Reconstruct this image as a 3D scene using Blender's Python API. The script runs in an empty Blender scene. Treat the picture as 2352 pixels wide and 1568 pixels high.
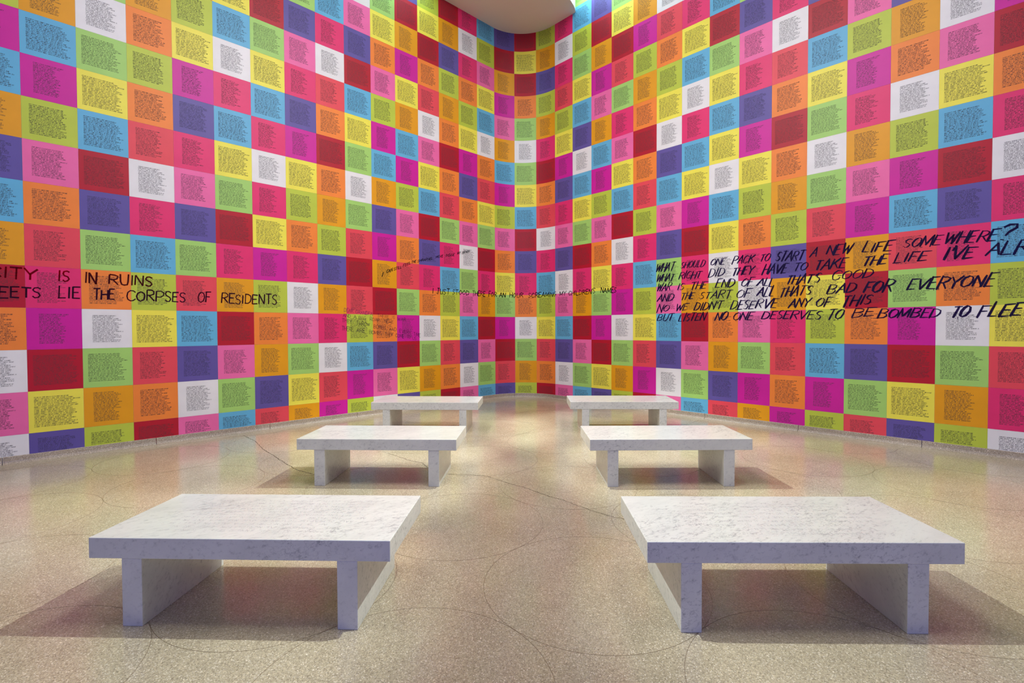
import bpy, bmesh, math, random
from mathutils import Matrix, Vector

# ---------------------------------------------------------------- camera, world, lights, exposure
SC = bpy.context.scene
COL = SC.collection
S = 0.4318                      # side of one printed square, metres
CAM_Z = 3.125 * S
F_PX, PITCH, ROLL, CX, CY = 1136.95, 0.021150, -0.0033567, 1187.41, 778.83

cam_data = bpy.data.cameras.new('camera')
cam = bpy.data.objects.new('camera', cam_data)
COL.objects.link(cam)
cam_data.sensor_width = 36.0
cam_data.lens = F_PX * 36.0 / 2352.0
cam_data.shift_x = -(CX - 1176.0) / 2352.0
cam_data.shift_y = (CY - 784.0) / 2352.0
cam_data.clip_start, cam_data.clip_end = 0.05, 200.0
_r0 = Vector((1, 0, 0))
_fw = Vector((0, math.cos(PITCH), -math.sin(PITCH)))
_d0 = Vector((0, -math.sin(PITCH), -math.cos(PITCH)))
_c, _s = math.cos(ROLL), math.sin(ROLL)
_right = _c * _r0 - _s * _d0
_down = _s * _r0 + _c * _d0
M = Matrix((_right, -_down, -_fw)).transposed().to_4x4()
M.translation = Vector((0, 0, CAM_Z))
cam.matrix_world = M
SC.camera = cam

world = bpy.data.worlds.new('world')
SC.world = world
world.use_nodes = True
bg = world.node_tree.nodes['Background']
bg.inputs['Color'].default_value = (0.93, 1.0, 0.95, 1)
bg.inputs['Strength'].default_value = 0.21

def area(name, loc, target, sx, sy, watts, color=(1, 1, 1), spread=180):
    d = bpy.data.lights.new(name, 'AREA')
    d.shape = 'RECTANGLE'; d.size = sx; d.size_y = sy; d.energy = watts; d.color = color
    d.spread = math.radians(spread)
    o = bpy.data.objects.new(name, d); COL.objects.link(o)
    o.location = loc
    o.rotation_euler = (Vector(target) - Vector(loc)).to_track_quat('-Z', 'Y').to_euler()
    return o

def spot(name, loc, target, watts, angle, blend=0.5, radius=0.02, color=(1, 1, 1)):
    d = bpy.data.lights.new(name, 'SPOT')
    d.energy = watts; d.spot_size = math.radians(angle); d.spot_blend = blend
    d.shadow_soft_size = radius; d.color = color
    o = bpy.data.objects.new(name, d); COL.objects.link(o)
    o.location = loc
    o.rotation_euler = (Vector(target) - Vector(loc)).to_track_quat('-Z', 'Y').to_euler()
    return o

WARM = (0.93, 1.0, 0.97)
COOL = (0.80, 0.90, 1.0)
# daylight from the open rotunda behind the visitor
area('rotunda_daylight', (0, -5.0, 4.0), (0, 4, 2.2), 9, 5, 190, (0.05, 0.06, 1.0))
# the skylight over the gallery
area('skylight', (0, 4.2, 8.3), (0, 4.2, 0), 8, 5, 25, (0.97, 1.0, 0.97))
# banks of wall lights hung in mid-room and turned to each straight wall
area('wall_light_bank', (1.9, 2.6, 7.6), (-3.9, 6.0, 1.8), 3.0, 1.2, 142, (1.0, 0.985, 0.96), 110)
area('wall_light_bank', (-1.9, 2.6, 7.6), (3.9, 6.0, 1.8), 3.0, 1.2, 142, (1.0, 0.985, 0.96), 110)
# daylight slots beside the landing, close above the walls
area('daylight_slot', (-1.70, 7.96, 7.55), (-2.02, 8.25, 6.9), 1.5, 0.12, 24, (0.62, 0.92, 1.0))
area('daylight_slot', (1.67, 8.13, 7.55), (2.0, 8.45, 6.9), 1.9, 0.12, 32, (0.62, 0.92, 1.0))
# one spotlight for each bench, thrown across the aisle
SPOTS = [((2.95, 3.10, 5.5), (-2.75, 2.25, 0)), ((-3.15, 3.08, 5.5), (2.80, 2.20, 0)),
         ((2.30, 4.95, 5.5), (-2.05, 4.6, 0)), ((-2.05, 5.10, 5.5), (2.20, 4.6, 0)),
         ((2.10, 6.80, 5.5), (-1.15, 6.6, 0)), ((-2.00, 6.75, 5.5), (1.30, 6.6, 0))]
for loc, tgt in SPOTS:
    spot('bench_spotlight', loc, tgt, 1050 if loc[1] > 6 else 1480, 33, 0.55, 0.02, WARM)

SC.view_settings.view_transform = 'Standard'
SC.view_settings.look = 'None'
SC.view_settings.exposure = 0.0
SC.view_settings.gamma = 1.0
SC.view_settings.use_curve_mapping = False
SC.cycles.use_denoising = True
SC.cycles.max_bounces = 6
SC.cycles.transparent_max_bounces = 12

# ---------------------------------------------------------------- small helpers
def srgb(r, g, b):
    f = lambda c: (c / 255) / 12.92 if c / 255 <= 0.04045 else (((c / 255) + 0.055) / 1.055) ** 2.4
    return (f(r), f(g), f(b), 1.0)

def mesh_obj(name, verts, faces, mats, parent=None, mat_idx=None, smooth=False):
    me = bpy.data.meshes.new(name)
    me.from_pydata(verts, [], faces)
    for m in mats: me.materials.append(m)
    if mat_idx: me.polygons.foreach_set('material_index', mat_idx)
    if smooth: me.polygons.foreach_set('use_smooth', [True] * len(faces))
    me.update()
    o = bpy.data.objects.new(name, me); COL.objects.link(o)
    if parent: o.parent = parent
    return o

def inst(name, me, parent=None, loc=(0, 0, 0), rz=0.0):
    o = bpy.data.objects.new(name, me); COL.objects.link(o)
    o.location = loc; o.rotation_euler = (0, 0, rz)
    if parent: o.parent = parent
    return o

def new_mat(name, rough=0.5, spec=0.5):
    m = bpy.data.materials.new(name); m.use_nodes = True
    b = m.node_tree.nodes['Principled BSDF']
    b.inputs['Roughness'].default_value = rough
    b.inputs['Specular IOR Level'].default_value = spec
    return m, m.node_tree, b

def node(nt, t, **kw):
    n = nt.nodes.new(t)
    for k, v in kw.items(): setattr(n, k, v)
    return n

def ramp(nt, stops, interp='LINEAR'):
    n = nt.nodes.new('ShaderNodeValToRGB'); cr = n.color_ramp; cr.interpolation = interp
    while len(cr.elements) > 1: cr.elements.remove(cr.elements[-1])
    cr.elements[0].position, cr.elements[0].color = stops[0]
    for p, c in stops[1:]:
        e = cr.elements.new(p); e.color = c
    return n

def mixc(nt, blend='MIX', fac=None):
    n = nt.nodes.new('ShaderNodeMix'); n.data_type = 'RGBA'; n.blend_type = blend
    if fac is not None: n.inputs['Factor'].default_value = fac
    return n   # inputs 6, 7 = A, B ; outputs 2 = result

# ---------------------------------------------------------------- materials
def terrazzo(name, dark, mid, light, rough, flecks=1.0, bump=0.1):
    m, nt, b = new_mat(name, rough, 1.0)
    tc = node(nt, 'ShaderNodeTexCoord')
    warp = node(nt, 'ShaderNodeTexNoise'); warp.inputs['Scale'].default_value = 60
    warp.inputs['Detail'].default_value = 1
    add = node(nt, 'ShaderNodeVectorMath', operation='MULTIPLY_ADD')
    add.inputs[1].default_value = (0.012, 0.012, 0.012)
    nt.links.new(tc.outputs['Object'], warp.inputs['Vector'])
    nt.links.new(warp.outputs['Color'], add.inputs[0]); nt.links.new(tc.outputs['Object'], add.inputs[2])
    v1 = node(nt, 'ShaderNodeTexVoronoi'); v1.inputs['Scale'].default_value = 135 * flecks
    v2 = node(nt, 'ShaderNodeTexVoronoi'); v2.inputs['Scale'].default_value = 230 * flecks
    for v in (v1, v2): nt.links.new(add.outputs[0], v.inputs['Vector'])
    base = node(nt, 'ShaderNodeTexNoise'); base.inputs['Scale'].default_value = 1.3
    base.inputs['Detail'].default_value = 5; base.inputs['Roughness'].default_value = 0.65
    nt.links.new(tc.outputs['Object'], base.inputs['Vector'])
    rb = ramp(nt, [(0.35, dark), (0.65, mid)]); nt.links.new(base.outputs['Fac'], rb.inputs['Fac'])
    # per-chip tone: few chips are pale, most are near the binder colour
    s1 = node(nt, 'ShaderNodeSeparateColor'); nt.links.new(v1.outputs['Color'], s1.inputs['Color'])
    r1 = ramp(nt, [(0.0, (0, 0, 0, 1)), (0.35, (0.05,) * 3 + (1,)), (0.75, (0.45,) * 3 + (1,)), (1.0, (0.75, 0.75, 0.75, 1))])
    nt.links.new(s1.outputs[0], r1.inputs['Fac'])
    e1 = ramp(nt, [(0.30, (1, 1, 1, 1)), (0.48, (0, 0, 0, 1))]); nt.links.new(v1.outputs['Distance'], e1.inputs['Fac'])
    mul = node(nt, 'ShaderNodeMath', operation='MULTIPLY')
    nt.links.new(r1.outputs['Color'], mul.inputs[0]); nt.links.new(e1.outputs['Color'], mul.inputs[1])
    mx = mixc(nt); nt.links.new(mul.outputs[0], mx.inputs['Factor'])
    nt.links.new(rb.outputs['Color'], mx.inputs[6]); mx.inputs[7].default_value = light
    s2 = node(nt, 'ShaderNodeSeparateColor'); nt.links.new(v2.outputs['Color'], s2.inputs['Color'])
    r2 = ramp(nt, [(0.0, (0.62, 0.60, 0.58, 1)), (0.35, (0.95, 0.95, 0.95, 1)), (0.8, (1.08, 1.07, 1.05, 1)), (1.0, (1.35, 1.33, 1.3, 1))])
    nt.links.new(s2.outputs[1], r2.inputs['Fac'])
    mx2 = mixc(nt, 'MULTIPLY', 1.0)
    nt.links.new(mx.outputs[2], mx2.inputs[6]); nt.links.new(r2.outputs['Color'], mx2.inputs[7])
    nt.links.new(mx2.outputs[2], b.inputs['Base Color'])
    rr = ramp(nt, [(0.3, (rough * 0.85,) * 3 + (1,)), (0.7, (rough * 1.2,) * 3 + (1,))])
    n3 = node(nt, 'ShaderNodeTexNoise'); n3.inputs['Scale'].default_value = 2.2; n3.inputs['Detail'].default_value = 4
    nt.links.new(tc.outputs['Object'], n3.inputs['Vector'])
    nt.links.new(n3.outputs['Fac'], rr.inputs['Fac']); nt.links.new(rr.outputs['Color'], b.inputs['Roughness'])
    if bump:
        bp = node(nt, 'ShaderNodeBump'); bp.inputs['Strength'].default_value = bump
        bp.inputs['Distance'].default_value = 0.0006
        nt.links.new(s2.outputs[0], bp.inputs['Height']); nt.links.new(bp.outputs['Normal'], b.inputs['Normal'])
    return m

MAT_FLOOR = terrazzo('terrazzo_floor', srgb(168, 157, 130), srgb(186, 174, 146), srgb(234, 226, 206), 0.19, 1.0, 0.05)
MAT_BASE = terrazzo('terrazzo_base', srgb(156, 142, 122), srgb(174, 159, 138), srgb(248, 242, 230), 0.40, 1.0, 0.1)
MAT_STRIP, _, b_ = new_mat('divider_strip', 0.4, 0.5)
b_.inputs['Base Color'].default_value = srgb(124, 104, 78); b_.inputs['Metallic'].default_value = 0.3
MAT_CRACK, _, b_ = new_mat('crack_dark', 0.8, 0.2); b_.inputs['Base Color'].default_value = srgb(70, 54, 42)

def marble(name, seed):
    """white stone with fine grey streaks that run aslant, a few of them darker"""
    m, nt, b = new_mat(name, 0.22, 0.5)
    tc = node(nt, 'ShaderNodeTexCoord')
    mp = node(nt, 'ShaderNodeMapping'); mp.inputs['Location'].default_value = (seed * 3.7, seed * 1.9, seed * 0.7)
    mp.inputs['Rotation'].default_value = (math.radians(18), math.radians(38), math.radians(-24))
    nt.links.new(tc.outputs['Object'], mp.inputs['Vector'])
    st = node(nt, 'ShaderNodeMapping'); st.inputs['Scale'].default_value = (1.0, 5.5, 4.6)
    nt.links.new(mp.outputs[0], st.inputs['Vector'])
    def noise(scale, detail, rough, src, dist=0.0):
        n = node(nt, 'ShaderNodeTexNoise'); n.inputs['Scale'].default_value = scale; n.inputs['Detail'].default_value = detail
        n.inputs['Roughness'].default_value = rough; n.inputs['Distortion'].default_value = dist
        nt.links.new(src.outputs[0], n.inputs['Vector']); return n
    fine = noise(11, 9, 0.72, st, 0.1); mid = noise(4.0, 8, 0.62, st, 0.25); big = noise(2.2, 3, 0.5, mp); cloud = noise(1.5, 4, 0.6, st)
    def r(n, a, c_): 
        q = ramp(nt, [(a, (0, 0, 0, 1)), (c_, (1, 1, 1, 1))]); nt.links.new(n.outputs['Fac'], q.inputs['Fac']); return q
    def mul(x, y):
        q = node(nt, 'ShaderNodeMath', operation='MULTIPLY'); nt.links.new(x.outputs[0], q.inputs[0])
        if isinstance(y, float): q.inputs[1].default_value = y
        else: nt.links.new(y.outputs[0], q.inputs[1])
        return q
    def add_(x, y):
        q = node(nt, 'ShaderNodeMath', operation='ADD'); q.use_clamp = True
        nt.links.new(x.outputs[0], q.inputs[0]); nt.links.new(y.outputs[0], q.inputs[1]); return q
    streak = mul(mul(r(fine, 0.53, 0.71), r(big, 0.25, 0.62)), 0.66)
    line = ramp(nt, [(0.492, (0, 0, 0, 1)), (0.503, (1, 1, 1, 1)), (0.514, (0, 0, 0, 1))]); nt.links.new(mid.outputs['Fac'], line.inputs['Fac'])
    vein = mul(mul(line, r(big, 0.46, 0.62)), 0.4)
    haze = mul(r(cloud, 0.40, 0.75), 0.14)
    tot = add_(add_(streak, vein), haze)
    mx = mixc(nt); nt.links.new(tot.outputs[0], mx.inputs['Factor'])
    mx.inputs[6].default_value = srgb(213, 213, 205); mx.inputs[7].default_value = srgb(92, 92, 102)
    nt.links.new(mx.outputs[2], b.inputs['Base Color'])
    return m

MAT_ENGRAVE, _, b_ = new_mat('engraved_shadow', 0.6, 0.2); b_.inputs['Base Color'].default_value = srgb(165, 162, 160)

def paper(name, rgb):
    m, nt, b = new_mat(name, 0.5, 0.45)
    tc = node(nt, 'ShaderNodeTexCoord'); oi = node(nt, 'ShaderNodeObjectInfo')
    n = node(nt, 'ShaderNodeTexNoise'); n.inputs['Scale'].default_value = 5; n.inputs['Detail'].default_value = 6
    off = node(nt, 'ShaderNodeVectorMath', operation='ADD')
    nt.links.new(tc.outputs['Object'], off.inputs[0]); nt.links.new(oi.outputs['Random'], off.inputs[1])
    nt.links.new(off.outputs[0], n.inputs['Vector'])
    r = ramp(nt, [(0.3, (0.955, 0.955, 0.955, 1)), (0.7, (1.03, 1.03, 1.03, 1))]); nt.links.new(n.outputs['Fac'], r.inputs['Fac'])
    mx = mixc(nt, 'MULTIPLY', 1.0); mx.inputs[6].default_value = rgb; nt.links.new(r.outputs['Color'], mx.inputs[7])
    nt.links.new(mx.outputs[2], b.inputs['Base Color'])
    bp = node(nt, 'ShaderNodeBump'); bp.inputs['Strength'].default_value = 0.12; bp.inputs['Distance'].default_value = 0.004
    nt.links.new(n.outputs['Fac'], bp.inputs['Height']); nt.links.new(bp.outputs['Normal'], b.inputs['Normal'])
    return m

KINDS = {   # key: (name, sRGB of the paper)
 'W': ('white', (238, 236, 235)), 'Y': ('yellow', (246, 235, 80)), 'L': ('lime', (192, 208, 66)), 'G': ('green', (168, 216, 110)),
 'C': ('blue', (100, 182, 220)), 'V': ('violet', (98, 84, 160)), 'O': ('orange', (250, 138, 52)), 'A': ('amber', (236, 162, 6)),
 'R': ('coral', (236, 72, 86)), 'K': ('rose', (234, 42, 112)), 'P': ('pink', (244, 108, 170)), 'M': ('magenta', (212, 14, 156)),
 'D': ('crimson', (186, 0, 38))}
MATS = {k: paper('paper_' + v[0], srgb(*v[1])) for k, v in KINDS.items()}
MAT_INK, _, b_ = new_mat('printing_ink', 0.6, 0.2); b_.inputs['Base Color'].default_value = (0.055, 0.050, 0.055, 1)
MAT_SOFFIT, _, b_ = new_mat('soffit_plaster', 0.7, 0.2); b_.inputs['Base Color'].default_value = srgb(222, 212, 200)
MAT_WALL, _, b_ = new_mat('wall_plaster', 0.7, 0.2); b_.inputs['Base Color'].default_value = srgb(232, 230, 226)

def ink(name, tint, body, cover):
    """brushed translucent ink: a filter over the paper plus some opaque pigment"""
    m = bpy.data.materials.new(name); m.use_nodes = True; nt = m.node_tree
    b = nt.nodes['Principled BSDF']; b.inputs['Base Color'].default_value = body; b.inputs['Roughness'].default_value = 0.7
    b.inputs['Specular IOR Level'].default_value = 0.1
    t = node(nt, 'ShaderNodeBsdfTransparent'); t.inputs['Color'].default_value = tint
    tc = node(nt, 'ShaderNodeTexCoord')
    n = node(nt, 'ShaderNodeTexNoise'); n.inputs['Scale'].default_value = 9; n.inputs['Detail'].default_value = 5
    nt.links.new(tc.outputs['Object'], n.inputs['Vector'])
    r = ramp(nt, [(0.35, (max(0, cover - 0.3),) * 3 + (1,)), (0.6, (min(1, cover + 0.12),) * 3 + (1,))])
    nt.links.new(n.outputs['Fac'], r.inputs['Fac'])
    mx = node(nt, 'ShaderNodeMixShader'); nt.links.new(r.outputs['Color'], mx.inputs[0])
    nt.links.new(t.outputs[0], mx.inputs[1]); nt.links.new(b.outputs[0], mx.inputs[2])
    nt.links.new(mx.outputs[0], nt.nodes['Material Output'].inputs['Surface'])
    return m
INK_NAVY = ink('navy_ink', (0.22, 0.15, 0.42, 1), (0.016, 0.010, 0.055, 1), 0.72)
INK_MAROON = ink('maroon_ink', (0.52, 0.10, 0.14, 1), (0.13, 0.004, 0.018, 1), 0.30)
INK_WINE = ink('wine_ink', (0.40, 0.05, 0.08, 1), (0.06, 0.004, 0.008, 1), 0.75)
INK_PLUM = ink('plum_ink', (0.30, 0.04, 0.16, 1), (0.028, 0.003, 0.020, 1), 0.80)
INK_GREY = ink('grey_ink', (0.35, 0.32, 0.40, 1), (0.04, 0.03, 0.09, 1), 0.55)
INK_VIOLET = ink('faint_violet_ink', (0.55, 0.28, 0.65, 1), (0.12, 0.05, 0.25, 1), 0.40)
INK_BLACK = ink('black_ink', (0.1, 0.1, 0.1, 1), (0.010, 0.008, 0.008, 1), 0.95)

# ---------------------------------------------------------------- the wall line: straight, quarter turn, straight
PX0, PY0, A1, A2, SM, RC, GG = 0.2677762, 22.6961358, 0.7756712, -0.8001900, 16.3525341, 1.8944667, 0.9978563
AM = (A1 + A2) / 2
HL = RC * (A1 - A2) / GG / 2                 # half length of the turn in squares
Z1 = -2.46222                                # height of the first joint above the floor squares, relative to the eye

def wall_xy(s, off=0.0):
    """point of the wall line at s squares (metres), off metres into the room"""
    def arc(d):
        a = d / RC
        lx, ly = RC * math.sin(a), -RC * (1 - math.cos(a))
        return (PX0 + lx * math.cos(AM) - ly * math.sin(AM), PY0 + lx * math.sin(AM) + ly * math.cos(AM))
    if s < SM - HL:
        p = arc(-HL * GG); t = (s - SM + HL) * GG; a = A1; p = (p[0] + t * math.cos(a), p[1] + t * math.sin(a))
    elif s > SM + HL:
        p = arc(HL * GG); t = (s - SM - HL) * GG; a = A2; p = (p[0] + t * math.cos(a), p[1] + t * math.sin(a))
    else:
        p = arc((s - SM) * GG); a = AM - (s - SM) * GG / RC
    return (p[0] * S + off * math.sin(a), p[1] * S - off * math.cos(a))

def row_z(r):
    return (Z1 + r - 1) * S + CAM_Z

def frange(a, b, n):
    return [a + (b - a) * i / n for i in range(n + 1)]

def strip_solid(name, mat, ss, z0, z1, front, back, parent=None, profile=None):
    """a solid band that follows the wall line; profile = [(offset, z)] from bottom front round to the back"""
    prof = profile or [(front, z0), (front, z1), (back, z1), (back, z0)]
    V, Fc, n = [], [], len(prof)
    for s in ss:
        for off, z in prof:
            x, y = wall_xy(s, off); V.append((x, y, z))
    for i in range(len(ss) - 1):
        for k in range(n):
            a, b = i * n + k, i * n + (k + 1) % n
            Fc.append((a, a + n, b + n, b))
    Fc.append(tuple(range(n))); e = (len(ss) - 1) * n
    Fc.append(tuple(e + k for k in reversed(range(n))))
    return mesh_obj(name, V, Fc, [mat], parent)

TOP_Z = 8.75
S_MIN, S_L, S_R, S_MAX = -9.0, 14.0, 19.0, 42.0
def ss_range(a, b):
    pts = [a] + [s for s in frange(SM - HL, SM + HL, 22) if a < s < b] + [b]
    return pts
wall_left = strip_solid('wall_left', MAT_WALL, ss_range(S_MIN, S_L), -0.05, TOP_Z, -0.001, -0.20)
wall_back = strip_solid('wall_back', MAT_WALL, ss_range(S_L, S_R), -0.05, TOP_Z, -0.001, -0.20)
wall_right = strip_solid('wall_right', MAT_WALL, ss_range(S_R, S_MAX), -0.05, TOP_Z, -0.001, -0.20)
for w in (wall_left, wall_back, wall_right): w['kind'] = 'structure'

# floor and ceiling follow the wall line and run back past the visitor
outline = [wall_xy(s, -0.15) for s in ss_range(S_MIN, S_MAX)]
xl, yl = outline[0]; xr, yr = outline[-1]
poly = outline + [(xr, -7.0), (xl, -7.0)]
n = len(poly)
V = [(x, y, 0.0) for x, y in poly] + [(x, y, -0.12) for x, y in poly]
Fc = [tuple(range(n))[::-1], tuple(range(n, 2 * n))] + [(i, (i + 1) % n, n + (i + 1) % n, n + i) for i in range(n)]
floor = mesh_obj('floor', V, Fc, [MAT_FLOOR]); floor['kind'] = 'structure'
poly2 = [p for p in outline] + [(xr, -1.5), (xl, -1.5)]
n = len(poly2)
V = [(x, y, TOP_Z) for x, y in poly2] + [(x, y, TOP_Z + 0.15) for x, y in poly2]
Fc = [tuple(range(n)), tuple(range(n, 2 * n))[::-1]] + [(i, (i + 1) % n, n + (i + 1) % n, n + i) for i in range(n)]
ceiling = mesh_obj('ceiling', V, Fc, [MAT_WALL]); ceiling['kind'] = 'structure'

# the landing that bridges the corner high up: its underside meets the back wall
ZS = row_z(16.80)
front_edge = [(1.083, 9.126), (1.070, 9.06), (1.035, 8.96), (0.962, 8.819), (0.86, 8.68), (0.70, 8.53), (0.48, 8.40), (0.22, 8.32),
              (-0.08, 8.29), (-0.38, 8.32), (-0.66, 8.40), (-0.92, 8.47), (-1.20, 8.50), (-1.42, 8.50)]
back_edge = [wall_xy(s, -0.0005) for s in frange(11.55, 19.13, 34)]
poly = front_edge + back_edge
n = len(poly)
V = [(x, y, ZS) for x, y in poly] + [(x, y, ZS + 1.05) for x, y in poly]
Fc = [tuple(range(n)), tuple(range(n, 2 * n))[::-1]] + [(i, (i + 1) % n, n + (i + 1) % n, n + i) for i in range(n)]
soff = mesh_obj('ceiling_landing', V, Fc, [MAT_SOFFIT]); soff['kind'] = 'structure'
soff['label'] = 'pale rounded soffit meeting the curved back wall at the top of the photo'

# terrazzo skirting in blocks with thin joints
def skirting(name, a, b, first):
    root = bpy.data.objects.new(name, None); COL.objects.link(root); root['kind'] = 'structure'
    cuts = [c for c in [first + 2.93 * k for k in range(-6, 20)] if a < c < b]
    edges = [a] + cuts + [b]
    h = row_z(0.512)
    for e0, e1 in zip(edges[:-1], edges[1:]):
        g = 0.006 if True else 0
        strip_solid('skirting_block', MAT_BASE, ss_range(e0 + g, e1 - g), 0, h, 0, 0, root,
                    profile=[(0.034, 0.0), (0.018, 0.016), (0.014, 0.03), (0.013, h - 0.004), (0.009, h), (0.0, h), (0.0, 0.0)])
    return root
skirting('baseboard_left', -6.0, S_L, -0.45)
skirting('baseboard_back', S_L, S_R, 15.95)
skirting('baseboard_right', S_R, 39.0, 24.9)

# round divider strips let into the floor, and the two hairline cracks
R_IN = 1.1702 / 2
ring_v, ring_f, NS = [], [], 64
for i in range(NS):
    a = 2 * math.pi * i / NS
    for r, z in ((R_IN - 0.0011, 0), (R_IN - 0.0011, 0.0005), (R_IN + 0.0004, 0.0005), (R_IN + 0.0004, 0)):
        ring_v.append((r * math.cos(a), r * math.sin(a), z))
for i in range(NS):
    j = (i + 1) % NS
    for k in range(3): ring_f.append((i * 4 + k, j * 4 + k, j * 4 + k + 1, i * 4 + k + 1))
ring_me = bpy.data.meshes.new('divider_ring'); ring_me.from_pydata(ring_v, [], ring_f); ring_me.materials.append(MAT_STRIP)
th = 0.76712
def wall_gap(x, y):
    best = 1e9
    for s in frange(-6, 39, 300):
        px, py = wall_xy(s); best = min(best, math.hypot(px - x, py - y))
    return best
for i in range(-9, 10):
    for j in range(-9, 10):
        x = 0.3746 + 1.1702 * (i * math.cos(th) - j * math.sin(th))
        y = 0.9439 + 1.1702 * (i * math.sin(th) + j * math.cos(th))
        if y < 0.2 or abs(x) > 6.5 or math.hypot(x, y) > 10.5: continue
        # stay inside the two straight walls
        inside = True
        for s, sgn in ((8.0, 1), (25.0, 1)):
            p = wall_xy(s); q = wall_xy(s + 1)
            d = ((q[0] - p[0]) * (y - p[1]) - (q[1] - p[1]) * (x - p[0])) / math.hypot(q[0] - p[0], q[1] - p[1])
            if -d < R_IN + 0.02 and wall_gap(x, y) < R_IN + 0.02: inside = False
            if d > 0: inside = False
        if not inside:
            # ring cut by the skirting: keep only the arc that lies on the floor
            vs, fs = [], []
            keep = []
            for k in range(NS):
                a = 2 * math.pi * k / NS
                X, Y = x + R_IN * math.cos(a), y + R_IN * math.sin(a)
                ok = True
                for s in (8.0, 25.0):
                    p = wall_xy(s); q = wall_xy(s + 1)
                    d = ((q[0] - p[0]) * (Y - p[1]) - (q[1] - p[1]) * (X - p[0])) / math.hypot(q[0] - p[0], q[1] - p[1])
                    if d > -0.036: ok = False
                keep.append(ok)
            for k in range(NS):
                j2 = (k + 1) % NS
                if keep[k] and keep[j2]:
                    b0 = len(vs); vs += ring_v[k * 4:k * 4 + 4] + ring_v[j2 * 4:j2 * 4 + 4]
                    for m_ in range(3): fs.append((b0 + m_, b0 + 4 + m_, b0 + 5 + m_, b0 + m_ + 1))
            if len(fs) > 9:
                o = mesh_obj('divider_ring', vs, fs, [MAT_STRIP], floor); o.location = (x, y, 0)
            continue
        inst('divider_ring', ring_me, floor, (x, y, 0))

def ribbon(name, pts, w, mat, parent, z=0.0006, jitter=0.006, seed=1):
    rnd = random.Random(seed); P = []
    for (x0, y0), (x1, y1) in zip(pts[:-1], pts[1:]):
        k = max(2, int(math.hypot(x1 - x0, y1 - y0) / 0.02))
        for i in range(k):
            t = i / k; P.append((x0 + (x1 - x0) * t + rnd.uniform(-jitter, jitter), y0 + (y1 - y0) * t + rnd.uniform(-jitter, jitter)))
    P.append(pts[-1]); V, Fc = [], []
    for i, (x, y) in enumerate(P):
        a = P[max(0, i - 1)]; b = P[min(len(P) - 1, i + 1)]
        d = Vector((b[0] - a[0], b[1] - a[1])).normalized(); ww = w * rnd.uniform(0.3, 1.2)
        V += [(x - d.y * ww, y + d.x * ww, z), (x + d.y * ww, y - d.x * ww, z)]
    for i in range(len(P) - 1): Fc.append((2 * i, 2 * i + 1, 2 * i + 3, 2 * i + 2))
    return mesh_obj(name, V, Fc, [mat], parent)
ribbon('crack', [(-3.487, 6.285), (-3.172, 5.962), (-2.891, 5.588), (-2.627, 5.295), (-2.395, 5.03), (-2.134, 4.745), (-2.004, 4.657), (-1.843, 4.544)], 0.0032, MAT_CRACK, floor, seed=2)
ribbon('crack', [(-1.416, 5.372), (-1.23, 5.186), (-1.057, 5.013), (-0.97, 4.979), (-0.866, 4.79)], 0.0028, MAT_CRACK, floor, seed=3)
ribbon('crack', [(-0.639, 4.585), (-0.477, 4.555), (-0.314, 4.526), (-0.21, 4.446), (-0.145, 4.368), (-0.032, 4.256), (0.043, 4.197), (0.15, 4.082),
                 (0.251, 3.964), (0.348, 3.881), (0.468, 3.736), (0.552, 3.636), (0.672, 3.525), (0.774, 3.475)], 0.0026, MAT_CRACK, floor, seed=4)

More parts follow.
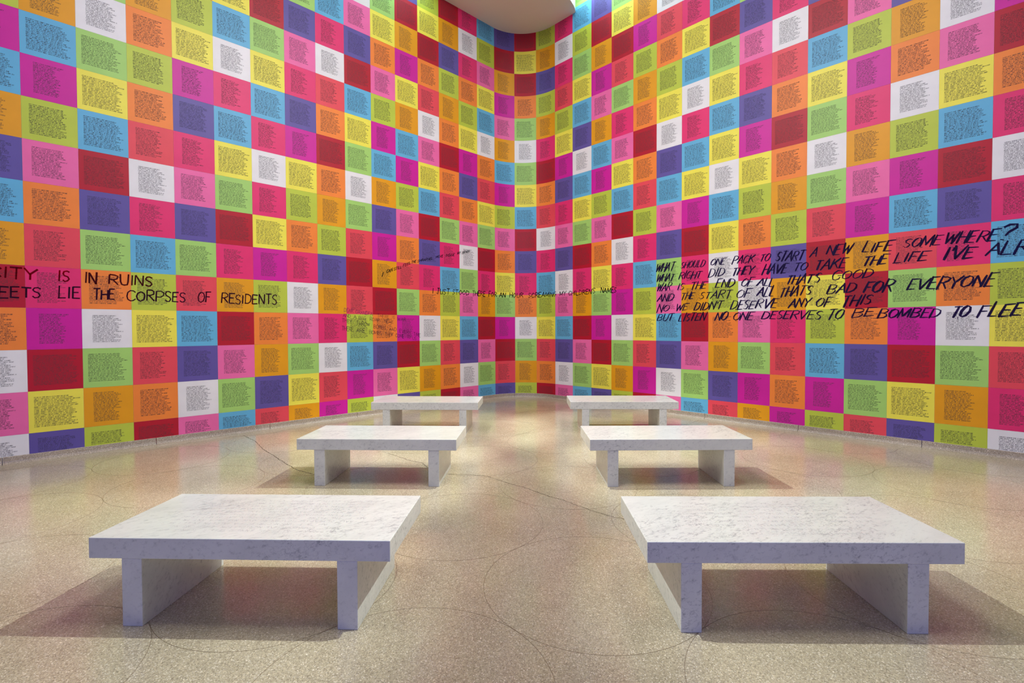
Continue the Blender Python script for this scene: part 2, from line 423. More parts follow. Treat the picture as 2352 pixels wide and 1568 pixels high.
# ---------------------------------------------------------------- a small capital alphabet drawn as strokes (unit box)
def arc_pts(cx, cy, rx, ry, a0, a1, n=6):
    return [(cx + rx * math.cos(math.radians(a0 + (a1 - a0) * i / n)), cy + ry * math.sin(math.radians(a0 + (a1 - a0) * i / n))) for i in range(n + 1)]
GL = {
 'A': [[(0, 0), (.5, 1)], [(.5, 1), (1, 0)], [(.2, .38), (.82, .38)]],
 'B': [[(.08, 0), (.08, 1)], [(.08, 1), (.55, 1), (.85, .88), (.85, .66), (.55, .53), (.08, .53)], [(.5, .53), (.85, .44), (.95, .22), (.75, .04), (.08, 0)]],
 'C': [[(.95, .82), (.72, .98), (.4, .98), (.12, .78), (.02, .45), (.15, .14), (.42, .01), (.72, .03), (.96, .2)]],
 'D': [[(.08, 0), (.08, 1)], [(.0, 1), (.5, .97), (.85, .78), (.97, .48), (.82, .18), (.5, .02), (.0, 0)]],
 'E': [[(.08, 0), (.08, 1)], [(.0, 1), (.98, 1)], [(.08, .53), (.8, .53)], [(.0, 0), (1, 0)]],
 'F': [[(.1, 0), (.1, 1)], [(.0, 1), (1, 1)], [(.1, .52), (.8, .52)]],
 'G': [[(.92, .82), (.7, .98), (.38, .98), (.1, .76), (.02, .42), (.18, .1), (.5, .0), (.82, .06), (.9, .3)], [(.55, .42), (1, .42)]],
 'H': [[(.08, 0), (.08, 1)], [(.92, 0), (.92, 1)], [(.08, .52), (.92, .52)]],
 'I': [[(.5, 0), (.5, 1)]],
 'J': [[(.2, 1), (1, 1)], [(.7, 1), (.7, .2), (.5, .0), (.15, .05), (.02, .22)]],
 'K': [[(.08, 0), (.08, 1)], [(.92, 1), (.12, .42)], [(.35, .58), (1, 0)]],
 'L': [[(.08, 0), (.08, 1)], [(.0, 0), (.95, 0)]],
 'M': [[(.05, 0), (.1, 1)], [(.1, 1), (.48, .15)], [(.48, .15), (.88, 1)], [(.88, 1), (.97, 0)]],
 'N': [[(.08, 0), (.08, 1)], [(.08, 1), (.9, 0)], [(.9, 0), (.92, 1)]],
 'O': [[(.5, 1), (.16, .84), (.02, .5), (.14, .16), (.46, 0), (.84, .14), (.98, .5), (.86, .84), (.5, 1)]],
 'P': [[(.1, 0), (.1, 1)], [(.1, 1), (.6, 1), (.95, .86), (.92, .6), (.55, .46), (.1, .46)]],
 'Q': [[(.5, 1), (.16, .84), (.02, .5), (.14, .16), (.46, 0), (.84, .14), (.98, .5), (.86, .84), (.5, 1)], [(.55, .25), (1, -.12)]],
 'R': [[(.1, 0), (.1, 1)], [(.1, 1), (.6, 1), (.92, .86), (.88, .62), (.5, .5), (.1, .5)], [(.4, .5), (1, 0)]],
 'S': [[(.92, .86), (.6, 1), (.2, .96), (.06, .74), (.22, .58), (.72, .44), (.92, .24), (.7, .03), (.34, 0), (.04, .14)]],
 'T': [[(.5, 0), (.5, 1)], [(.0, 1), (1, 1)]],
 'U': [[(.08, 1), (.08, .28), (.25, .04), (.52, 0), (.8, .06), (.9, .3), (.92, 1)]],
 'V': [[(0, 1), (.45, 0)], [(.45, 0), (1, 1)]],
 'W': [[(0, 1), (.24, 0)], [(.24, 0), (.5, .8)], [(.5, .8), (.74, 0)], [(.74, 0), (1, 1)]],
 'X': [[(0, 1), (1, 0)], [(.05, 0), (.95, 1)]],
 'Y': [[(0, 1), (.48, .48)], [(1, 1), (.48, .48)], [(.48, .48), (.46, 0)]],
 'Z': [[(.05, 1), (.98, 1)], [(.98, 1), (0, 0)], [(0, 0), (.98, 0)]],
 "'": [[(.6, 1.05), (.45, .78)]], '?': [[(0, .82), (.3, 1), (.8, .98), (.92, .78), (.6, .52), (.42, .28)], [(.22, .04), (.48, .03)]],
 '.': [[(.35, 0), (.35, .12)]], ',': [[(.4, .1), (.25, -.14)]], '!': [[(.5, .3), (.5, 1)], [(.5, 0), (.5, .1)]],
}
WID = {'I': .34, "'": .22, '.': .25, ',': .25, '!': .3, 'M': 1.18, 'W': 1.22, 'L': .8, 'E': .82, 'F': .8, 'S': .78, 'J': .75, 'T': .9}

# ---------------------------------------------------------------- the printed squares
def print_glyph(ch, x0, y0, w, h, V, Fc, slant=0.28, simple=False):
    """one heavy slanted capital with thin cross strokes and hairline feet, flat quads in (x, y)"""
    for st in GL.get(ch, []):
        pts = [(x0 + px * w, y0 + py * h) for px, py in st]
        for (ax, ay), (bx, by) in zip(pts[:-1], pts[1:]):
            dx, dy = bx - ax, by - ay; L = math.hypot(dx, dy) or 1e-6
            c = abs(dy) / L                       # 1 = upright stroke
            if ch in 'AMVWXYKNRZ' and len(st) == 2 and 0.3 < c < 0.97:
                t = h * (0.22 if dx * dy < 0 else 0.09)
            else:
                t = h * (0.09 + 0.14 * c * c)
            nx, ny = t / 2, 0.0
            if c < 0.35: nx, ny = 0.0, t / 2
            b0 = len(V)
            V += [(ax - nx, ay - ny), (ax + nx, ay + ny), (bx + nx, by + ny), (bx - nx, by - ny)]
            Fc.append((b0, b0 + 1, b0 + 2, b0 + 3))
            if not simple and c > 0.9 and len(st) == 2 and ch in 'AFHIKMNPRTXYVW':
                for ex, ey in ((ax, ay), (bx, by)):
                    b0 = len(V); q = h * 0.30; e = h * 0.045
                    V += [(ex - q, ey - e), (ex + q, ey - e), (ex + q, ey + e), (ex - q, ey + e)]
                    Fc.append((b0, b0 + 1, b0 + 2, b0 + 3))

OPEN = {   # the words that can be read at the head of each sheet
 'W': 'SHRIEK WHEN THE PAIN HITS', 'Y': 'FEAR IS THE MOST ELEGANT WEAPON.', 'L': 'BECAUSE THERE IS NO GOD SOMEONE',
 'G': 'CHANGE IS THE BASIS OF ALL HISTORY,', 'C': 'REJOICE! OUR TIMES ARE INTOLERABLE.', 'V': "FREEDOM IS IT! YOU'RE SO SCARED,",
 'O': 'YOU GET AMAZING SENSATIONS FROM', 'A': 'RUIN YOUR SELF BEFORE', 'R': "IT ALL HAS TO BURN, IT'S GOING",
 'K': 'THE END OF THE U.S.A.', 'P': 'THE MOST EXQUISITE PLEASURE IS', 'M': "DON'T TALK DOWN TO ME. DON'T", 'D': 'DESTROY SUPERABUNDANCE. STARVE THE'}
LAYOUT = {   # left, usual right, lines, top, bottom, ragged
 'W': (.20, .80, 19, .845, .155, .09), 'Y': (.10, .90, 19, .86, .13, .09), 'L': (.13, .84, 18, .85, .15, .08), 'G': (.10, .86, 20, .86, .15, .11),
 'C': (.11, .86, 18, .86, .13, .09), 'V': (.15, .82, 21, .86, .15, .07), 'O': (.15, .82, 18, .85, .14, .08), 'A': (.19, .75, 20, .87, .12, .06),
 'R': (.16, .72, 19, .86, .15, .10), 'K': (.20, .70, 20, .86, .13, .06), 'P': (.16, .80, 19, .85, .16, .09), 'M': (.22, .68, 20, .86, .14, .05),
 'D': (.10, .88, 22, .86, .14, .07)}

MORE = {   # further words that show in the small print of each sheet, set here in loose order
 'W': 'DURING REACH INTO THE DARK TO FIND A SOUND THAT IS OF WHERE MAN AND LIFE FORM NOISE YOUR VOICE THROAT TRUE TELLS HIM',
 'Y': 'YOUR HANDS ARE NEVER BODILY HARM CRUDE WORK ON MINDS PLAY LIKE A PIANO BE FORCE PANIC DRIVES OVER AN IN AND TO NOTHING SAFE',
 'L': 'MUST TAKE FOR MEN A LEADER HE CAN THE SMALL TO GREAT ONE STRENGTH AND VISION MAKES THEM LIFE ITSELF SACRED PURPOSE HOPE',
 'G': 'THE PROOF OF VIGOR OLD BY NATURE STALE FOOD LOVE TOO LONG FRESH GROUPS WHEN SLOW CAN BE MEN BEFORE THEY NOTICE AND WILL BIRTH',
 'C': 'TAKE FOR THE WORST IS A OF BEST ONLY CAN OLD AND MUST BE LAID TO WASTE JUST WHAT DO NOT PEOPLE DELAY WELL BEING WILL SEED',
 'V': 'YOU WANT TO LOCK UP ARE THEY MAD DOGS THE OUT OF LACK CALM PEOPLE DO GOOD WHEN FREE ONLY TRUST THEM WITH MAKE BUT',
 'O': 'GUNS RESULTS MAN IS AN TO HAVE A GOOD DEFENSE TOO MANY THINK THEY LEAVE ALL BACK IT YOUR LIFE SO TAKE CONTROL AND PATH',
 'A': 'THEY DO WILL YOU BE TO AND SAY FOR EVERY AS WELL STAY OR A IF THE RICH PLAY WITH MAKE THEM SEND AWAY ALONE FREE CHILD OF',
 'R': "TO BLAZE IS AND CAN'T BE A COUPLE OF GOOD WILL WITH THE REST EVERY PIECE PART KEEP YOU ANY LONGER DOWN SYSTEM RISE LET FIRE",
 'K': 'ALL YOU SEE OF AND TAKE WHAT CAN WHILE WILL GET AWAY SHOT IN OWN BED SLEEP IT WHY SHOULD STAY BEHIND YOUR TO MORE REASONS',
 'P': 'NOTHING CAN WITH FEELING MENTAL ARE EVEN BETTER THAN ONES YOU HAVE POWER TO BE BIGGEST HIGH IT SOMEONE WILL HIS MIND OFF',
 'M': "BE TO ME TRY MAKE FEEL RELAX I'LL THE OFF YOUR FACE YOU THINK I DON'T KNOW WHAT'S GOING ON I'M AFRAID REACT JOKE'S TIME SPOT",
 'D': 'FLESH SHAVE THE HAIR EXPOSE BONE CLARIFY MIND DEFINE WILL THE SENSES LEAVE FLEE YOUR AND NOT FROM OTHERS REJECT OBJECTS IS AS A'}

def adv(ch): return 0.62 if ch == ' ' else WID.get(ch, 1.0) + 0.22

def print_block(k):
    """quads of the printed text of sheet k in the unit square"""
    rnd = random.Random(ord(k)); L, R, NL, T, B, rag = LAYOUT[k]
    pitch = (T - B) / (NL - 0.35); h = pitch * 0.60
    pool = MORE[k].split()
    V, Fc = [], []
    gw = 0.0188
    for i in range(NL):
        y = T - h - i * pitch
        if i == 0: line = OPEN[k]
        else:
            target = (R - L) + rnd.uniform(-rag, rag * 0.7)
            line = ''; 
            while True:
                w = rnd.choice(pool)
                cand = (line + ' ' + w).strip()
                if sum(adv(c) for c in cand) * gw > target: break
                line = cand
        x = L
        for ch in line:
            w = WID.get(ch, 1.0) * gw
            if ch != ' ':
                g0 = len(V); f0 = len(Fc)
                print_glyph(ch, x, y, w, h, V, Fc)
                for q in range(g0, len(V)):
                    vx, vy = V[q]; V[q] = (vx + (vy - y) * 0.30, vy)
            x += adv(ch) * gw
    return V, Fc

BLOCKS = {k: print_block(k) for k in KINDS}
T_PAPER = 0.0012
def sheet_mesh(k, curved, cut):
    """one printed sheet; local x along the wall, z up, room side is -y (flat) or the turn's inside (curved)"""
    W, H = GG * S, S
    nx = 18 if curved else 1
    R = RC * S
    def place(u, v, off):
        if not curved: return (u * W, -off, v * H)
        a = (u - 0.5) * W / R                    # the sheet is centred on local origin's turn
        r = R - off
        return (r * math.sin(a), (r * math.cos(a) - R), v * H)
    v0 = cut
    V, Fc, MI = [], [], []
    gap = 0.0012
    us = frange(gap, 1 - gap, nx)
    for u in us:
        for v, off in ((v0 + gap, 0.0), (v0 + gap, T_PAPER), (1 - gap, T_PAPER), (1 - gap, 0.0)):
            V.append(place(u, v, off))
    for i in range(nx):
        for j in range(3):
            a = i * 4 + j; Fc.append((a, a + 4, a + 5, a + 1)); MI.append(0)
    Fc.append((0, 1, 2, 3)); MI.append(0); e = nx * 4; Fc.append((e + 3, e + 2, e + 1, e)); MI.append(0)
    bv, bf = BLOCKS[k]
    for f in bf:
        q = [bv[i] for i in f]
        if min(p[1] for p in q) < v0 + 0.19 and cut: continue
        b0 = len(V)
        V += [place(p[0], p[1], T_PAPER + 0.0005) for p in q]
        Fc.append((b0, b0 + 1, b0 + 2, b0 + 3)); MI.append(1)
    me = bpy.data.meshes.new('poster'); me.from_pydata(V, [], Fc)
    me.materials.append(MATS[k]); me.materials.append(MAT_INK)
    me.polygons.foreach_set('material_index', MI); me.update()
    return me
SHEETS = {}
def sheet(k, curved, cut):
    key = (k, curved, cut)
    if key not in SHEETS: SHEETS[key] = sheet_mesh(k, curved, cut)
    return SHEETS[key]

COLS = {   # from the skirting upwards
 0: 'WPWODACVACML', 1: 'VYDMKROPLMCA', 2: 'LAGWOGVDCYGWG', 3: 'DORYLCKWROLOA', 4: 'PWVCRGVPKVMYLO', 5: 'CGPDAKDGYCKWCY',
 6: 'RVAOLMYKWKCYGD', 7: 'AYGPWKOLYMVKPVG', 8: 'MRWKAVLAODORWKC', 9: 'LMCLRDRGWGYCDVPO', 10: 'WPVODAMVACMLPOYG', 11: 'VYDMGROPLMCAYMADV',
 12: 'LAGWOKVDCYPWRODYL', 13: 'DORYLCKGRODOALVAD', 14: 'PWVCPGWPOVMYLOKWK', 15: 'CGPDAKDGYROWCYPLC', 16: 'VRDMGYOPLMCAPMADV',
 17: 'LAGWOKVDCYGWGODYD', 18: 'DORYLCKWRODKALVAL', 19: 'PWVCPWVPKVMYLRKWK', 20: 'CGPDAKDGYCWVCYGLCG', 21: 'VYDMGYOPLMCAPMADV',
 22: 'LAGWMKWDCYPKGRDYG', 23: 'DMRYLCKLRODOALMA', 24: 'PWVCPGVPCVWYLORW', 25: 'CGPDAKDMYCKWCYKL', 26: 'RVAOLWYCWYCYGDC',
 27: 'AMGPWKOLYMVKPVG', 28: 'MORKAVLAODORWK', 29: 'LMCLYDRGWGYCDV', 30: 'RGVODAMPAKMLP', 31: 'VYDMGRCMLWOAV', 32: 'LAGWOKVDCYPW', 33: 'WKRYLCKWKODM'}
rnd = random.Random(7)
def fill(c, n):
    col = COLS.get(c, '')
    while len(col) < n:
        near = {col[-1:]} | {COLS.get(d, '')[len(col):len(col) + 1] for d in (c - 1, c + 1)}
        col += rnd.choice([k for k in KINDS if k not in near])
    COLS[c] = col
NROW = {}
for c in range(-3, 38):
    NROW[c] = 18 if 10 <= c <= 24 else 15
    fill(c, NROW[c])

def dir_at(s):
    if s < SM - HL: return A1
    if s > SM + HL: return A2
    return AM - (s - SM) * GG / RC
CUT0 = 0.335
for c in range(-4, 37):
    par = wall_left if c < S_L else (wall_back if c < S_R else wall_right)
    curved = c in (15, 16, 17)
    if curved:
        sm_ = c + 0.5 if c < 17 else c + 0.5
        x, y = wall_xy(sm_); rz = dir_at(sm_)
    else:
        p0, p1 = wall_xy(c), wall_xy(c + 1)
        x, y = p0; rz = math.atan2(p1[1] - p0[1], p1[0] - p0[0])
    for r in range(NROW[c + 1]):
        k = COLS[c + 1][r]
        o = inst('poster', sheet(k, curved, CUT0 if r == 0 else 0.0), par, (x, y, row_z(r)), rz)
        o['label'] = KINDS[k][0] + ' square sheet printed with slanted black text'
WRITING = {
 'R1': [('WHAT',23.024,5.565,23.752,5.543,23.023,5.833,23.751,5.819),('SHOULD',23.998,5.594,24.906,5.589,23.997,5.816,24.905,5.799),('ONE',25.085,5.601,25.606,5.586,25.084,5.801,25.605,5.799),('PACK',25.831,5.573,26.519,5.567,25.829,5.817,26.517,5.793),('TO',26.701,5.576,27.006,5.572,26.699,5.784,27.004,5.793),('START',27.18,5.547,27.975,5.507,27.178,5.792,27.973,5.792),('A',28.145,5.566,28.335,5.563,28.143,5.797,28.332,5.813),('NEW',28.553,5.588,29.191,5.565,28.551,5.842,29.189,5.812),('LIFE',29.437,5.56,30.13,5.527,29.434,5.816,30.127,5.8),('SOME',30.343,5.591,31.119,5.558,30.34,5.801,31.116,5.795),('WHERE',31.167,5.573,32.15,5.536,31.164,5.82,32.146,5.796),('?',32.178,5.533,32.447,5.514,32.174,5.871,32.442,5.861)],
 'R2': [('WHAT',23.053,5.2,23.753,5.197,23.052,5.468,23.752,5.442),('RIGHT',23.934,5.214,24.756,5.203,23.933,5.473,24.755,5.438),('DID',25.013,5.192,25.58,5.22,25.012,5.468,25.579,5.447),('THEY',25.833,5.208,26.508,5.195,25.831,5.452,26.506,5.454),('HAVE',26.793,5.164,27.51,5.17,26.791,5.459,27.508,5.425),('TO',27.688,5.202,28.069,5.199,27.686,5.426,28.067,5.435),('TAKE',28.26,5.182,29.062,5.172,28.258,5.446,29.06,5.437),('THE',29.44,5.182,30.006,5.186,29.438,5.444,30.004,5.429),('LIFE',30.151,5.201,30.86,5.2,30.148,5.458,30.858,5.411),("I'VE",31.163,5.176,31.756,5.178,31.16,5.472,31.753,5.444),('ALREADY',31.965,5.187,33.678,5.205,31.961,5.49,33.675,5.423)],
 'R3': [('WAR',23.054,4.838,23.621,4.836,23.053,5.09,23.62,5.098),('IS',23.87,4.822,24.147,4.851,23.869,5.075,24.146,5.047),('THE',24.354,4.794,24.97,4.845,24.353,5.048,24.969,5.064),('END',25.266,4.836,25.918,4.823,25.264,5.086,25.916,5.073),('OF',26.123,4.81,26.511,4.813,26.122,5.08,26.509,5.078),('ALL',26.641,4.81,27.161,4.763,26.64,5.041,27.159,5.049),("THAT'S",27.477,4.795,28.407,4.791,27.475,5.056,28.405,5.05),('GOOD',28.686,4.844,29.684,4.841,28.684,5.079,29.682,5.059)],
 'R4': [('AND',23.073,4.442,23.739,4.455,23.072,4.695,23.738,4.691),('THE',24.002,4.45,24.512,4.496,24.001,4.708,24.511,4.71),('START',24.714,4.493,25.809,4.45,24.713,4.693,25.808,4.723),('OF',25.961,4.457,26.447,4.453,25.96,4.701,26.445,4.713),('ALL',26.643,4.479,27.163,4.44,26.642,4.729,27.161,4.731),("THAT'S",27.298,4.426,28.188,4.453,27.296,4.702,28.186,4.71),('BAD',28.574,4.444,29.3,4.472,28.571,4.724,29.298,4.706),('FOR',29.496,4.442,30.15,4.418,29.493,4.744,30.147,4.731),('EVERYONE',30.451,4.452,32.12,4.45,30.448,4.732,32.116,4.736)],
 'R5': [('NO',23.074,4.064,23.573,4.091,23.073,4.348,23.572,4.313),('WE',23.823,4.084,24.293,4.13,23.822,4.335,24.293,4.347),("DIDN'T",24.514,4.079,25.515,4.122,24.513,4.338,25.514,4.364),('DESERVE',25.783,4.085,27.24,4.093,25.782,4.353,27.238,4.349),('ANY',27.566,4.069,28.146,4.106,27.564,4.34,28.144,4.359),('OF',28.291,4.101,28.695,4.067,28.289,4.34,28.692,4.358),('THIS',28.952,4.062,29.672,4.106,28.949,4.365,29.669,4.368)],
 'R6': [('BUT',23.075,3.732,23.725,3.739,23.074,3.975,23.724,3.985),('LISTEN',23.94,3.714,24.93,3.742,23.939,3.964,24.929,3.985),('NO',25.257,3.725,25.687,3.711,25.255,3.977,25.686,3.994),('ONE',25.855,3.722,26.544,3.739,25.854,3.967,26.542,3.972),('DESERVES',26.777,3.749,28.46,3.716,26.776,3.979,28.458,3.966),('TO',28.591,3.702,28.993,3.712,28.588,3.972,28.99,3.999),('BE',29.188,3.74,29.732,3.783,29.186,3.976,29.73,3.989),('BOMBED',29.817,3.735,31.131,3.732,29.815,3.98,31.129,3.97),('TO',31.324,3.711,31.66,3.716,31.321,3.989,31.656,4.005),('FLEE',31.819,3.708,32.614,3.75,31.815,4.009,32.61,4.015)],
 'L1': [('CITY',-0.621,4.68,0.25,4.669,-0.616,4.967,0.255,4.945),('IS',0.573,4.666,0.806,4.654,0.577,4.915,0.811,4.933),('IN',1.07,4.656,1.329,4.641,1.074,4.924,1.334,4.953),('RUINS',1.535,4.666,2.49,4.651,1.54,4.938,2.494,4.911)],
 'L2': [('STREETS',-1.036,4.217,0.296,4.245,-1.031,4.515,0.3,4.495),('LIE',0.577,4.241,0.993,4.252,0.582,4.526,0.998,4.519),('THE',1.227,4.237,1.677,4.27,1.232,4.523,1.681,4.535),('CORPSES',1.903,4.247,3.247,4.246,1.908,4.515,3.251,4.522),('OF',3.516,4.245,3.87,4.257,3.52,4.518,3.874,4.535),('RESIDENTS',4.107,4.247,5.706,4.254,4.11,4.517,5.709,4.541)],
 'S1': [('I',9.365,5.383,9.505,5.44,9.367,5.548,9.507,5.617),('CAN',9.578,5.545,9.834,5.631,9.579,5.671,9.835,5.78),('STILL',9.888,5.664,10.233,5.779,9.889,5.775,10.234,5.893),('FEEL',10.276,5.824,10.645,5.99,10.277,5.933,10.646,6.089),('THE',10.645,5.995,10.883,6.066,10.646,6.094,10.884,6.173),('SHRAPNEL',10.936,6.066,11.661,6.259,10.937,6.17,11.661,6.349),('MOVE',11.801,6.319,12.165,6.385,11.802,6.421,12.166,6.494),('INSIDE',12.294,6.424,12.754,6.501,12.295,6.528,12.755,6.607),('MY',12.889,6.57,13.076,6.616,12.89,6.685,13.077,6.732),('BRAIN',13.145,6.621,13.531,6.716,13.146,6.739,13.532,6.833)],
 'G1': [('DEAR',7.904,4.075,8.264,4.047,7.906,4.202,8.265,4.173),('GRANDPA',8.336,4.032,9.002,3.952,8.338,4.152,9.003,4.076),('THERE',9.181,3.901,9.681,3.86,9.182,4.025,9.682,3.97),('IS',9.789,3.857,9.911,3.849,9.79,3.96,9.912,3.955),('WAR',10.021,3.792,10.397,3.761,10.022,3.927,10.398,3.884)],
 'G2': [('AND',7.861,3.901,8.161,3.878,7.862,4.007,8.163,3.991),('A',8.252,3.848,8.383,3.84,8.253,3.956,8.384,3.954),('BIG',8.451,3.814,8.747,3.794,8.452,3.928,8.748,3.914),('ROAR',8.873,3.765,9.283,3.74,8.874,3.904,9.284,3.846),('HERE',9.453,3.699,9.855,3.672,9.455,3.853,9.856,3.781)],
 'G3': [('THEY',7.826,3.711,8.202,3.676,7.828,3.851,8.204,3.797),('THROW',8.363,3.602,8.883,3.573,8.365,3.76,8.884,3.689),('BOMBS',9.022,3.498,9.543,3.445,9.024,3.633,9.545,3.581),('AND',9.677,3.425,9.975,3.383,9.678,3.533,9.977,3.516),('EVERY',10.099,3.339,10.635,3.268,10.1,3.467,10.636,3.392),('TIME',10.721,3.21,11.052,3.138,10.722,3.341,11.053,3.274)],
 'G4': [('THERE',7.816,3.422,8.252,3.382,7.817,3.562,8.253,3.527),('ARE',8.368,3.363,8.692,3.338,8.369,3.504,8.694,3.487),('BOMBS',8.843,3.302,9.37,3.257,8.844,3.434,9.371,3.38),('THEY',9.488,3.22,9.823,3.18,9.489,3.336,9.825,3.324),('COME',9.932,3.171,10.306,3.112,9.933,3.299,10.307,3.251),('TO',10.442,3.107,10.596,3.095,10.443,3.23,10.597,3.219),('US',10.67,3.061,10.85,3.033,10.671,3.185,10.851,3.158)],
 'J1': [('I',11.617,4.89,11.708,4.887,11.619,5.108,11.71,5.106),('JUST',11.833,4.879,12.492,4.889,11.835,5.106,12.494,5.107),('STOOD',12.615,4.891,13.54,4.909,12.617,5.092,13.541,5.091),('THERE',13.673,4.885,14.451,4.897,13.675,5.098,14.452,5.099),('FOR',14.611,4.881,15.12,4.907,14.613,5.114,15.121,5.113),('AN',15.239,4.899,15.569,4.88,15.24,5.109,15.57,5.111),('HOUR',15.733,4.883,16.405,4.886,15.734,5.108,16.406,5.092),('SCREAMING',16.611,4.884,18.069,4.89,16.612,5.109,18.07,5.104),('MY',18.244,4.9,18.661,4.894,18.245,5.102,18.662,5.101),("CHILDREN'S",18.758,4.893,20.229,4.902,18.758,5.084,20.229,5.116),('NAMES',20.467,4.907,21.264,4.881,20.467,5.109,21.263,5.104)],
}

# ---------------------------------------------------------------- handwriting brushed over the sheets
def write_line(name, words, mat, parent, label, width, slant, style, seed, off=0.0026):
    rnd = random.Random(seed); V, Fc = [], []; layer = 0
    for text, sl0, rb0, sr0, rb1, sl1, rt0, sr1, rt1 in words:
        tot = sum(WID.get(c, 1.0) + (0.12 if c != "'" else 0.0) for c in text)
        x = 0.0
        cell_h = 0.5 * ((rt0 - rb0) + (rt1 - rb1)); cell_w = abs(sr0 - sl0)
        sx = cell_w / tot
        for ch in text:
            w = WID.get(ch, 1.0)
            jx, jy, js = rnd.uniform(-.04, .04), rnd.uniform(-.05, .05), rnd.uniform(.92, 1.10)
            strokes = GL.get(ch, [])
            if style == 'angular' and ch in 'OCSGUDQRPBJ':
                strokes = [[p for i, p in enumerate(st) if len(st) < 4 or i % 2 == 0 or i == len(st) - 1] for st in strokes]
            for st in strokes:
                ex = 0.10 if style == 'brush' else 0.03
                pts = []
                for i, (px, py) in enumerate(st):
                    if len(st) == 2 and style == 'brush':    # strokes overshoot
                        ox, oy = st[1 - i]; px += (px - ox) * ex * rnd.random(); py += (py - oy) * ex * rnd.random()
                    px += rnd.uniform(-.035, .035); py = (py + rnd.uniform(-.03, .03)) * js + jy
                    u = (x + (px + jx) * w) / tot                      # 0..1 along the word
                    s = sl0 + (sr0 - sl0) * u
                    rb = rb0 + (rb1 - rb0) * u; rt = rt0 + (rt1 - rt0) * u
                    r = rb + (rt - rb) * py
                    s += slant * (py - 0.5) * cell_h
                    pts.append((s, r))
                # resample so that the stroke follows the wall
                P = []
                for (a, b), (c, d) in zip(pts[:-1], pts[1:]):
                    kk = max(1, int(math.hypot(c - a, d - b) / 0.06))
                    if style != 'brush': kk = max(1, min(kk, 2))
                    for i in range(kk): P.append((a + (c - a) * i / kk, b + (d - b) * i / kk))
                P.append(pts[-1])
                n = len(P); layer += 1; o_ = off + 0.00004 * (layer % 12)
                wd = width * cell_h * rnd.uniform(0.85, 1.15); b0 = len(V)
                for i, (s, r) in enumerate(P):
                    a = P[max(0, i - 1)]; b = P[min(n - 1, i + 1)]
                    dx, dy = b[0] - a[0], b[1] - a[1]; L = math.hypot(dx, dy) or 1e-6; dx /= L; dy /= L
                    t = i / max(1, n - 1)
                    if style == 'brush':                                # flat brush held at an angle: thick down, thin across
                        ang = abs(dx * 0.42 + dy * 0.91)
                        k = (0.38 + 0.72 * ang) * (1.0 - 0.25 * t)
                        if i == 0 or i == n - 1: k *= 0.72
                    else: k = 1.0
                    hw = wd * k / 2
                    for sg in (1, -1):
                        ss, rr = s - dy * hw * sg, r + dx * hw * sg
                        X, Y = wall_xy(ss, o_); V.append((X, Y, row_z(rr)))
                for i in range(n - 1): Fc.append((b0 + 2 * i, b0 + 2 * i + 1, b0 + 2 * i + 3, b0 + 2 * i + 2))
            if style == 'brush' and rnd.random() < 0.16:                # a drip under the stroke
                u = (x + rnd.random() * w) / tot; s = sl0 + (sr0 - sl0) * u; r = rb0 + (rb1 - rb0) * u + 0.01
                b0 = len(V); hw = 0.008; ln = rnd.uniform(0.02, 0.06)
                for ss, rr in ((s - hw, r), (s + hw, r), (s + hw * .6, r - ln), (s - hw * .6, r - ln)):
                    X, Y = wall_xy(ss, off); V.append((X, Y, row_z(rr)))
                Fc.append((b0, b0 + 1, b0 + 2, b0 + 3))
            x += w + (0.12 if ch != "'" else 0.0)
    o = mesh_obj(name, V, Fc, [mat], parent)
    o['label'] = label
    return o

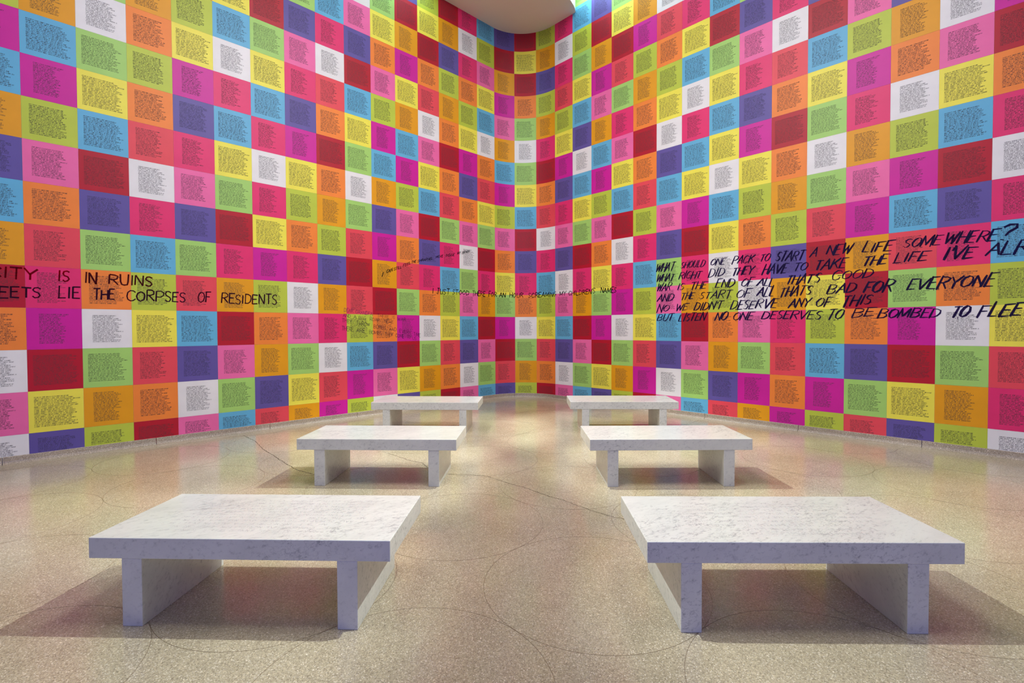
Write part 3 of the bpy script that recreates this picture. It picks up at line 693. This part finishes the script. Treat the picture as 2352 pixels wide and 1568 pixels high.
WRITING['L1a'], WRITING['L1b'] = WRITING['L1'][:2], WRITING['L1'][2:]
WRITING['G1a'], WRITING['G1b'] = WRITING['G1'][:2], WRITING['G1'][2:]
HAND = {
 'R1': (INK_NAVY, wall_right, 'navy brushed line: WHAT SHOULD ONE PACK TO START A NEW LIFE SOMEWHERE?', .185, .42, 'brush'),
 'R2': (INK_NAVY, wall_right, "navy brushed line: WHAT RIGHT DID THEY HAVE TO TAKE THE LIFE I'VE ALREADY", .185, .42, 'brush'),
 'R3': (INK_NAVY, wall_right, "navy brushed line: WAR IS THE END OF ALL THAT'S GOOD", .185, .42, 'brush'),
 'R4': (INK_NAVY, wall_right, "navy brushed line: AND THE START OF ALL THAT'S BAD FOR EVERYONE", .185, .42, 'brush'),
 'R5': (INK_NAVY, wall_right, "navy brushed line: NO WE DIDN'T DESERVE ANY OF THIS", .185, .42, 'brush'),
 'R6': (INK_NAVY, wall_right, 'navy brushed line: BUT LISTEN NO ONE DESERVES TO BE BOMBED TO FLEE', .185, .42, 'brush'),
 'L1a': (INK_MAROON, wall_left, 'faint maroon handwriting: CITY IS', .13, .05, 'pen'),
 'L1b': (INK_WINE, wall_left, 'dark red handwriting: IN RUINS', .12, .05, 'pen'),
 'L2': (INK_PLUM, wall_left, 'dark handwritten line: STREETS LIE THE CORPSES OF RESIDENTS', .115, .05, 'pen'),
 'S1': (INK_BLACK, wall_left, 'small slanting black line: I CAN STILL FEEL THE SHRAPNEL MOVE INSIDE MY BRAIN', .15, .30, 'pen'),
 'G1a': (INK_VIOLET, wall_left, 'faint violet pen words: DEAR GRANDPA', .09, .10, 'pen'),
 'G1b': (INK_GREY, wall_left, 'grey pen words: THERE IS WAR', .085, .05, 'pen'),
 'G2': (INK_GREY, wall_left, 'grey pen line: AND A BIG ROAR HERE', .09, .05, 'pen'),
 'G3': (INK_GREY, wall_left, 'grey pen line: THEY THROW BOMBS AND EVERY TIME', .09, .05, 'pen'),
 'G4': (INK_GREY, wall_left, 'grey pen line: THERE ARE BOMBS THEY COME TO US', .09, .05, 'pen'),
 'J1': (INK_BLACK, wall_back, "angular black line round the corner: I JUST STOOD THERE FOR AN HOUR SCREAMING MY CHILDREN'S NAMES", .135, .12, 'angular')}
for i, (key, (mat, par, label, wd, sl, style)) in enumerate(HAND.items()):
    write_line('handwritten_line', WRITING[key], mat, par, label, wd, sl, style, i + 3, off=0.0026 + 0.0005 * (i % 2))

# ---------------------------------------------------------------- the six marble benches
BH, BW, BD, BT = 0.407, 1.385, 0.600, 0.095
LEG_T, LEG_IN, LEG_D = 0.093, 0.150, 0.592
def block(name, x0, x1, y0, y1, z0, z1, mat, parent, bev=0.003):
    bm = bmesh.new(); bmesh.ops.create_cube(bm, size=1.0)
    for v in bm.verts:
        v.co = Vector(((x0 + x1) / 2 + v.co.x * (x1 - x0), (y0 + y1) / 2 + v.co.y * (y1 - y0), (z0 + z1) / 2 + v.co.z * (z1 - z0)))
    bmesh.ops.bevel(bm, geom=list(bm.edges), offset=bev, segments=2, affect='EDGES', profile=0.5)
    me = bpy.data.meshes.new(name); bm.to_mesh(me); bm.free(); me.materials.append(mat)
    o = bpy.data.objects.new(name, me); COL.objects.link(o); o.parent = parent
    return o
BENCHES = [  # front centre x, y, turn, label, engraved rows
 (-1.2605, 2.2085, -1.9, 'white marble bench nearest the camera on the left side of the aisle, engraved top', 11),
 (1.2645, 2.1550, -0.9, 'white marble bench nearest the camera on the right side of the aisle, diagonal grey veins', 9),
 (-1.2120, 4.2240, -2.1, 'middle marble bench of the left row, dark blotches at its left front edge', 0),
 (1.3095, 4.1860, 0.4, 'middle marble bench of the right row, pale front edge with faint veins', 0),
 (-1.1935, 6.3360, -2.2, 'farthest marble bench of the left row, closest to the curved wall', 0),
 (1.3760, 6.3340, -1.3, 'farthest marble bench of the right row, closest to the curved wall', 0)]
for i, (bx, by, deg, label, rows) in enumerate(BENCHES):
    root = bpy.data.objects.new('bench', None); COL.objects.link(root)
    root.location = (bx, by, 0); root.rotation_euler = (0, 0, math.radians(deg))
    root['label'] = label; root['category'] = 'bench'; root['group'] = 'marble benches in two rows'
    mt = marble('marble', i + 1)
    seat = block('seat', -BW / 2, BW / 2, 0, BD, BH - BT, BH, mt, root)
    for sg in (-1, 1):
        xo = sg * (BW / 2 - LEG_IN)
        block('leg', min(xo, xo - sg * LEG_T), max(xo, xo - sg * LEG_T), 0.003, 0.003 + LEG_D, 0.0, BH - BT, mt, root)
    if rows:                                        # cut lettering, its shade painted as grey strokes, illegible, read from the far side
        rnd2 = random.Random(40 + i); V, Fc = [], []
        for r in range(rows):
            y = 0.085 + r * (BD - 0.16) / rows
            half = BW / 2 - 0.20 - rnd2.uniform(0, 0.10)
            x = -half
            while x < half:
                if rnd2.random() < 0.17: x += 0.016; continue
                ch = rnd2.choice('IOCSEATNRL'); h = 0.020; w = 0.015 * WID.get(ch, 1.0)
                for st in GL[ch]:
                    for (ax, ay), (cx_, cy_) in zip(st[:-1], st[1:]):
                        if rnd2.random() < 0.25: continue
                        X0, Y0, X1, Y1 = x + w - ax * w, y + h - ay * h, x + w - cx_ * w, y + h - cy_ * h
                        d = Vector((X1 - X0, Y1 - Y0)); L = d.length or 1e-6; nx, ny = -d.y / L * 0.0009, d.x / L * 0.0009
                        b0 = len(V); z = BH + 0.0002
                        V += [(X0 - nx, Y0 - ny, z), (X0 + nx, Y0 + ny, z), (X1 + nx, Y1 + ny, z), (X1 - nx, Y1 - ny, z)]
                        Fc.append((b0, b0 + 1, b0 + 2, b0 + 3))
                x += w + 0.006
        e = mesh_obj('engraving', V, Fc, [MAT_ENGRAVE], seat)
